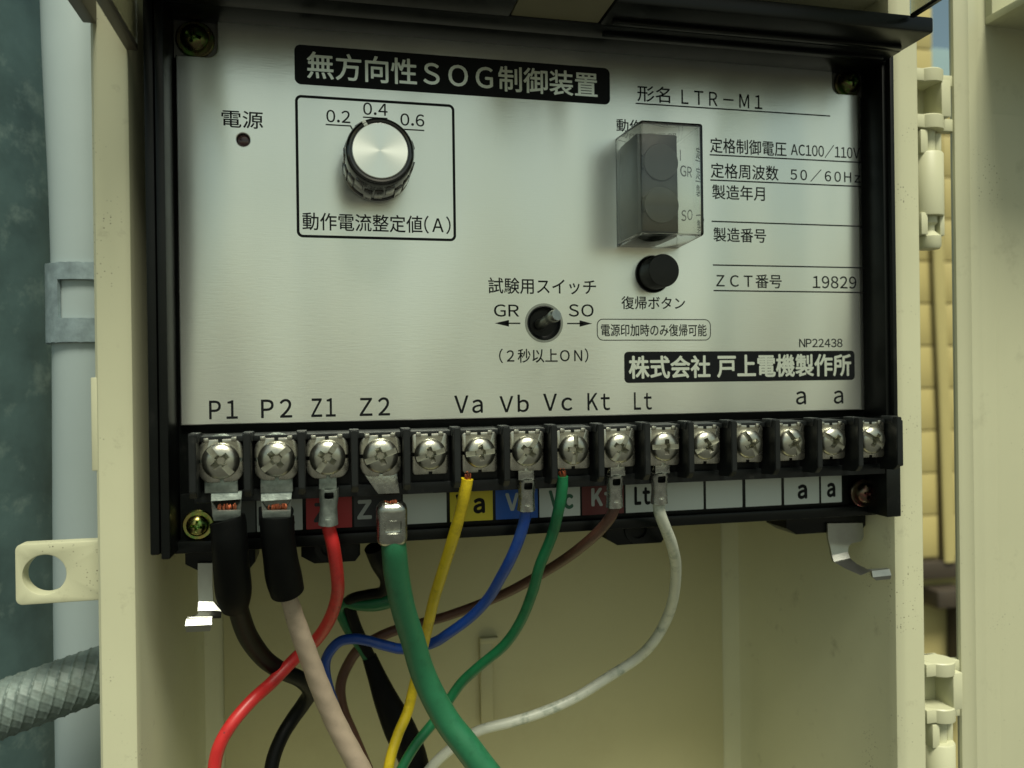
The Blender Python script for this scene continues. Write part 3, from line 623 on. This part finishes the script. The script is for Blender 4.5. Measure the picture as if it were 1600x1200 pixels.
e = wire('red_wire', 'bright red wire looping down and left from a small crimped lug on the third terminal', 'w_red',
  [(513, 816, -10), (515, 830, -9), (521, 855, -8), (527, 900, -4), (527, 930, 0), (515, 968, 6), (493, 1001, 12), (462, 1028, 15), (425, 1066, 12), (394, 1094, 8), (363, 1130, 5), (343, 1165, 4), (335, 1200, 4), (333, 1240, 4)], 1.48)
crimp(e, 2, (514, 762, -11.4), (513, 820, -10), 1.95, 'tinold')
e = wire('green_wire', 'thick green wire in front of the others, from the large crimped lug on fourth terminal', 'w_biggreen',
  [(614, 840, -11), (616, 860, -10.5), (620, 900, -8), (630, 950, -4), (645, 1000, 0), (660, 1050, 3), (678, 1090, 4), (701, 1130, 4), (728, 1165, 3), (758, 1205, 2), (790, 1245, 1)], [2.6, 2.75, 2.8, 2.8, 2.85, 2.95, 3.05, 3.15, 3.25, 3.3, 3.3], n=30)
# large lug
bm = bmesh.new()
sheet(bm, [[(TX[3] - 3.6, -19.2), (TX[3] + 3.6, -19.2), (TX[3] + 4.0, -23.6), (TX[3] - 0.6, -23.6)]], -12.6, -11.5, 0.15)
a, b = at(612, 786, -12), at(612, 848, -11); Lb = (b - a).length
t = bmesh.new(); box(t, -3.35, 3.35, -.6, Lb + .5, -2.8, 2.2, 2.0, 5)
cut = bmesh.new(); box(cut, -1.7, 1.9, 3.2, 6.2, -4, -1.5, 0.5); lathe(cut, [(0, -1), (1.9, -1), (1.7, 3.5), (0, 4)], (0, 0, -.1), 24)
t = boolean(t, cut)
t.transform(Matrix.Translation(a) @ Vector((0, 1, 0)).rotation_difference((b - a).normalized()).to_matrix().to_4x4()); join(bm, t)
lug = obj('ring_terminal', bm, 'tin', e, angle=30)
c_ = a
def strands(parent, c, w, h, n, dy=0):
    bm = bmesh.new()
    for k in range(n):
        x = c.x + random.uniform(-w, w); z = c.z + random.uniform(-h, h) * .4; y = c.y + dy - random.uniform(0, .5)
        tube(bm, [(x, y, z + h), (x + random.uniform(-.15, .15), y - .25, z), (x + random.uniform(-.2, .2), y - .1, z - h)], .20, 6, 3)
    return obj('copper_strands', bm, 'copper', parent)
strands(e, at(611, 787, -12.0), 1.3, .6, 12)
e = wire('yellow_wire', 'yellow wire dropping from the sixth terminal with its bare copper end clamped', 'w_yellow',
  [(730, 748, -13), (727, 765, -12.5), (722, 790, -11), (709, 838, -7), (691, 895, 0), (678, 937, 6), (667, 985, 12), (656, 1030, 18), (646, 1075, 22), (637, 1112, 22), (621, 1150, 20), (609, 1190, 18), (602, 1240, 17)], 1.35)
strands(e, at(730, 745, -13), .75, .7, 8)
e = wire('blue_wire', 'blue wire curving left behind the thick green wire from the seventh terminal', 'w_blue',
  [(822, 796, -10), (820, 812, -9.5), (810, 845, -7), (797, 875, -4), (782, 903, 0), (765, 932, 5), (737, 963, 10), (702, 989, 14), (675, 1005, 18), (632, 1014, 21), (600, 1008, 23), (575, 1001, 24), (552, 998, 25), (530, 1003, 26), (513, 1022, 27), (508, 1042, 28), (512, 1070, 29), (525, 1110, 31), (540, 1150, 33), (552, 1210, 34)], 1.33)
crimp(e, 6, (823, 748, -11.4), (822, 798, -10.5), 1.95)
e = wire('thin_green_wire', 'thin dark green wire with bare end clamped on the eighth terminal, sweeping to lower left', 'w_green',
  [(879, 744, -13), (878, 765, -12.5), (873, 795, -11), (862, 838, -7), (843, 885, -3), (832, 925, 1), (813, 972, 6), (788, 1008, 10), (750, 1040, 14), (722, 1066, 17), (703, 1092, 18), (678, 1128, 18), (650, 1163, 17), (628, 1200, 16), (612, 1235, 16)], 1.30)
strands(e, at(878, 741, -13), .75, .7, 8)
e = wire('brown_wire', 'brown wire running left behind the blue one from the ninth terminal', 'w_brown',
  [(960, 790, -10), (956, 804, -9.5), (943, 822, -7), (921, 844, -3), (888, 870, 4), (850, 894, 12), (800, 922, 20), (752, 943, 26), (700, 962, 30), (660, 973, 33), (620, 984, 35), (587, 998, 36), (560, 1015, 37), (544, 1038, 38), (534, 1062, 38), (532, 1085, 38), (538, 1115, 38), (553, 1150, 38), (572, 1195, 38), (590, 1240, 38)], [1.3] * 10 + [1.45] * 10)
crimp(e, 8, (960, 742, -11.4), (960, 793, -10.5), 1.9)
e = wire('white_wire', 'dirty white wire looping wide to the right and down from the tenth terminal', 'w_white',
  [(1029, 786, -10), (1031, 802, -9.5), (1040, 826, -7), (1050, 852, -3), (1056, 888, 4), (1052, 935, 12), (1040, 970, 18), (1020, 1004, 22), (994, 1030, 26), (952, 1057, 28), (903, 1088, 28), (852, 1111, 27), (800, 1128, 27), (750, 1141, 28), (714, 1163, 30), (680, 1192, 31), (650, 1230, 32)], 1.42)
crimp(e, 9, (1030, 738, -11.4), (1030, 787, -10.5), 1.95)
e = wire('pinkish_beige_wire', 'pinkish beige wire coming out of the black rubber boot on the second terminal', 'w_pink',
  [(446, 900, -9), (450, 927, -7), (461, 965, -4), (473, 1000, -2), (486, 1035, 0), (501, 1075, 2), (520, 1120, 4), (540, 1160, 5), (562, 1200, 6), (585, 1245, 7)], [1.75, 1.8, 2.0, 2.15, 2.2, 2.3, 2.4, 2.45, 2.5, 2.5], n=26)
def booted(e, i, pts, rad, tu, tv):
    bm = bmesh.new(); tube(bm, [at(*p) for p in pts], rad, 30, 6); obj('rubber_boot', bm, 'boot', e)
    bm = bmesh.new(); x = TX[i]
    t2 = bmesh.new(); lathe(t2, [(0, 0), (4.5, 0), (4.5, -.4), (4.2, -.8), (0, -.9)], (x, -11.9, -14.25), 32); join(bm, t2)
    q = at(tu - 24, 768, -12); r_ = at(tu + 24, 768, -12); q2 = at(tu - 23, 808, -11); r2 = at(tu + 23, 808, -11)
    box(bm, x - 3.4, x + 3.2, -12.4, -11.6, q.z - .3, -18.8, 0.2)
    ribbon(bm, [(q, r_), (at(tu - 24, 783, -12.5), at(tu + 23, 780, -12.5))], .6)
    ribbon(bm, [(at(tu - 24, 783, -12.5), at(tu - 13, 797, -10)), (at(tu - 22, 806, -13), at(tu - 6, 810, -12)), ], .6)
    ribbon(bm, [(at(tu + 13, 797, -10), at(tu + 23, 780, -12.5)), (at(tu + 6, 810, -12), at(tu + 22, 806, -13))], .6)
    ribbon(bm, [(at(tu - 22, 799, -13.6), at(tu + 22, 798, -13.6)), (at(tu - 22, 806, -13.5), at(tu + 22, 805, -13.5)), (at(tu - 20, 814, -13.0), at(tu + 21, 812, -13.0))], .6)
    obj('ring_terminal', bm, 'tinold', e, angle=30)
    strands(e, at(tu + 2, 793, -12.0), 1.75, .6, 18)
booted(e, 1, [(433, 807, -12.1), (433, 816, -12.1), (434, 835, -12), (438, 870, -11), (443, 900, -9), (449, 924, -7.5)], [3.5, 3.55, 3.5, 3.55, 3.8, 3.6], 432, 790)
e = wire('black_wire', 'black wire leaving the long black boot on the leftmost terminal', 'w_black',
  [(368, 925, -6), (375, 960, 0), (388, 995, 6), (412, 1028, 12), (440, 1048, 16), (470, 1062, 20), (484, 1080, 24), (474, 1100, 26), (457, 1124, 26), (440, 1152, 24), (426, 1190, 22), (420, 1240, 20)], [2.1, 2.2, 2.25, 2.15, 2.0, 1.95, 1.9, 1.85, 1.8, 1.75, 1.75, 1.75], n=24)
booted(e, 0, [(355, 811, -12.1), (357, 820, -12.1), (359, 850, -12), (362, 890, -10), (365, 925, -7), (367, 948, -5)], [3.6, 3.65, 3.6, 3.7, 3.75, 2.9], 354, 790)
# the sheathed earth cable behind
P = [at(*p) for p in ((577, 1026, 36), (588, 1055, 36), (604, 1095, 36), (625, 1140, 36), (645, 1185, 36), (655, 1240, 36))]
e = empty('sleeved_cable', P[0], 'thick black tapering sleeve holding a green and a black core, hanging behind the wires', 'cable')
bm = bmesh.new(); tube(bm, P, [2.0, 2.5, 3.4, 4.3, 4.0, 4.0], 26, 8); obj('sleeve', bm, 'boot', e)
bm = bmesh.new(); tube(bm, [at(*p) for p in ((640, 925, 30), (612, 936, 30), (585, 943, 31), (560, 944, 32), (540, 942, 33), (531, 950, 34), (536, 966, 35), (550, 990, 36), (565, 1010, 36), (580, 1035, 36))], [2.2, 2.2, 2.1, 1.7, 1.4, 1.4, 1.5, 1.6, 1.6, 1.6], 18, 8); obj('green_core', bm, 'w_green', e)
bm = bmesh.new(); tube(bm, [at(*p) for p in ((585, 855, 18), (594, 880, 20), (604, 905, 24), (598, 924, 27), (575, 929, 29), (553, 934, 31), (544, 942, 33), (549, 960, 34), (558, 985, 35), (570, 1010, 35.5), (582, 1035, 36))], [2.6, 2.4, 1.8, 1.5, 1.4, 1.4, 1.5, 1.6, 1.6, 1.6, 1.5], 18, 8); obj('black_core', bm, 'w_black', e)

# ================================================================== POLE, CONDUITS AND WALL
pl = empty('steel_pole', (-142, 110, -300), 'dark galvanised steel pole with pale blotches at the far left', 'pole')
bm = bmesh.new(); lathe(bm, [(0, -600), (62, -600), (62, 600), (0, 600)], (-148, 118, 0), 96, 'Z'); obj('shaft', bm, 'pole', pl)
cd = empty('grey_conduit', (-63, 50, -300), 'pale grey plastic conduit standing between the pole and the cream box', 'conduit')
cxx, cyy, cr = -63.5, 48.0, 9.3
bm = bmesh.new(); tube(bm, [(cxx - 2.6, cyy, 600), (cxx - 2.2, cyy, 200), (cxx - 1.6, cyy, 103), (cxx - .2, cyy, 52), (cxx + .1, cyy, 18), (cxx - .4, cyy, -50), (cxx - .5, cyy, -120), (cxx - .5, cyy, -600)], cr, 64, 6); obj('conduit_tube', bm, 'conduit', cd)
# clamp: band with a window, wrapped round the conduit
cl = empty('conduit_clamp', (cxx, cyy, 22), 'rough galvanised strap with a rectangular window wrapped around the grey conduit', 'clamp')
bm = bmesh.new(); a0, a1, na = math.radians(150), math.radians(330), 40
zs = [12.0, 14.0, 18.2, 22, 28.2, 31.0, 32.6]; grid = {}
for i in range(na + 1):
    for j, z in enumerate(zs):
        a = a0 + (a1 - a0) * i / na
        for k, r in enumerate((cr + .25, cr + 1.25)): grid[i, j, k] = bm.verts.new((cxx + r * math.cos(a), cyy + r * math.sin(a), z + (random.uniform(-.15, .15) if j in (0, 6) else 0)))
def solid(i, j):
    if i < 0 or i >= na or j < 0 or j >= len(zs) - 1: return False
    return not (20 <= i <= 36 and 2 <= j <= 3)
for i in range(na):
    for j in range(len(zs) - 1):
        if not solid(i, j): continue
        bm.faces.new([grid[q + (1,)] for q in ((i, j), (i + 1, j), (i + 1, j + 1), (i, j + 1))]); bm.faces.new([grid[q + (0,)] for q in ((i, j + 1), (i + 1, j + 1), (i + 1, j), (i, j))])
        for (di, dj, p_, q_) in ((-1, 0, (i, j), (i, j + 1)), (1, 0, (i + 1, j), (i + 1, j + 1)), (0, -1, (i, j), (i + 1, j)), (0, 1, (i, j + 1), (i + 1, j + 1))):
            if not solid(i + di, j + dj): bm.faces.new([grid[p_ + (1,)], grid[q_ + (1,)], grid[q_ + (0,)], grid[p_ + (0,)]])
obj('strap', bm, 'clamp', cl)
# flexible conduit with crossing ridges
fx = empty('flexible_conduit', at(70, 1085, 18), 'grey green flexible conduit with diagonal ridges at the lower left', 'conduit')
def ridges(s, th):
    a = s / 2.5 + th * 7 / (2 * math.pi); b = s / 2.4 - th * 16 / (2 * math.pi)
    fa = a * 1.0 - math.floor(a); fb = b - math.floor(b)
    ra = max(0, 1 - min(fa, 1 - fa) / .12); rb_ = max(0, 1 - min(fb, 1 - fb) / .14)
    return .36 * ra + .16 * rb_ - .25
bm = bmesh.new(); tube(bm, [at(-70, 1134, 12), at(0, 1109, 15), at(75, 1082, 18), at(146, 1056, 22), at(200, 1036, 27)], 6.5, 120, 50, disp=ridges); obj('braided_tube', bm, 'flex', fx, angle=60)

# tiled wall seen through the gap
wallY = 940.0
tw = empty('tiled_wall', (970, wallY, -330), 'ochre tiled wall seen out of focus through the gap beside the hinges', 'wall')
bm = bmesh.new(); box(bm, 700, 960, wallY + 6, wallY + 40, 497, 900); box(bm, 700, 981, wallY + 6, wallY + 40, -300, 497); box(bm, 981, 1250, wallY + 6, wallY + 40, -300, 497); obj('grout_bed', bm, 'grout', tw)
proto = None
for c, (x0, x1) in enumerate(((820, 964.5), (983.5, 1128))):
    for k in range(18):
        z0 = -263 + 69.3 * (k - 0.5) + 4.1
        if c == 1 and z0 + 66 > 500: break
        if proto is None:
            bm = bmesh.new(); box(bm, 0, 144.5, 0, 7, 0, 67.0, 0.6); proto = obj('tile', bm, 'tile', tw, loc=(x0, wallY, z0), world=False)
        else: shared('tile', proto, tw, (x0 + random.uniform(-.4, .4), wallY + random.uniform(-.3, .3), z0))
bm = bmesh.new(); box(bm, 700, 1250, wallY - 8, wallY + 40, -328, -300, 1); obj('dark_ledge', bm, 'darkledge', tw)
bm = bmesh.new(); box(bm, 700, 1250, wallY + 12, wallY + 40, -900, -328); obj('rendered_base', bm, 'tan', tw)
dp = empty('downpipe', (990, wallY - 20, -300), 'slim cream vertical trim strip over the tiles, leaning slightly', 'pipe')
bm = bmesh.new(); tube(bm, [at(1460, 118, wallY - 9), at(1462, 200, wallY - 9), at(1467, 420, wallY - 9), at(1477, 660, wallY - 9), at(1484, 878, wallY - 9)], 10.5, 16, 6, flat=0.35); obj('pipe_run', bm, 'pipe', dp)
br = empty('wall_bracket', (975, wallY - 10, -360), 'dark blurred bracket and post below the tiles, seen through the gap', 'bracket')
bm = bmesh.new(); q0, q1 = at(1459, 922, wallY - 20), at(1510, 945, wallY - 20); box(bm, q0.x, q1.x, wallY - 30, wallY + 10, q1.z, q0.z, 2); obj('bracket_arm', bm, 'darkledge', br)
bm = bmesh.new(); q0, q1 = at(1500, 940, wallY - 20), at(1520, 1100, wallY - 20); box(bm, q0.x, q1.x, wallY - 28, wallY + 10, q1.z, q0.z, 2); obj('bracket_post', bm, 'darkledge', br)
# building beyond, ground
nb = empty('neighbouring_building', (3000, 3200, -1400), 'blue grey building far behind the wall, only its top edge visible', 'building')
bm = bmesh.new(); box(bm, 2500, 4200, 3000, 4200, -1400, 1530, 10); obj('building_wall', bm, 'farwall', nb)
bm = bmesh.new()
g = [bm.verts.new((x, y, -1400)) for x, y in ((-60000, -60000), (60000, -60000), (60000, 60000), (-60000, 60000))]; bm.faces.new(g)
gr = obj('ground', bm, 'ground', None); gr['kind'] = 'structure'; gr['label'] = 'grey concrete ground'
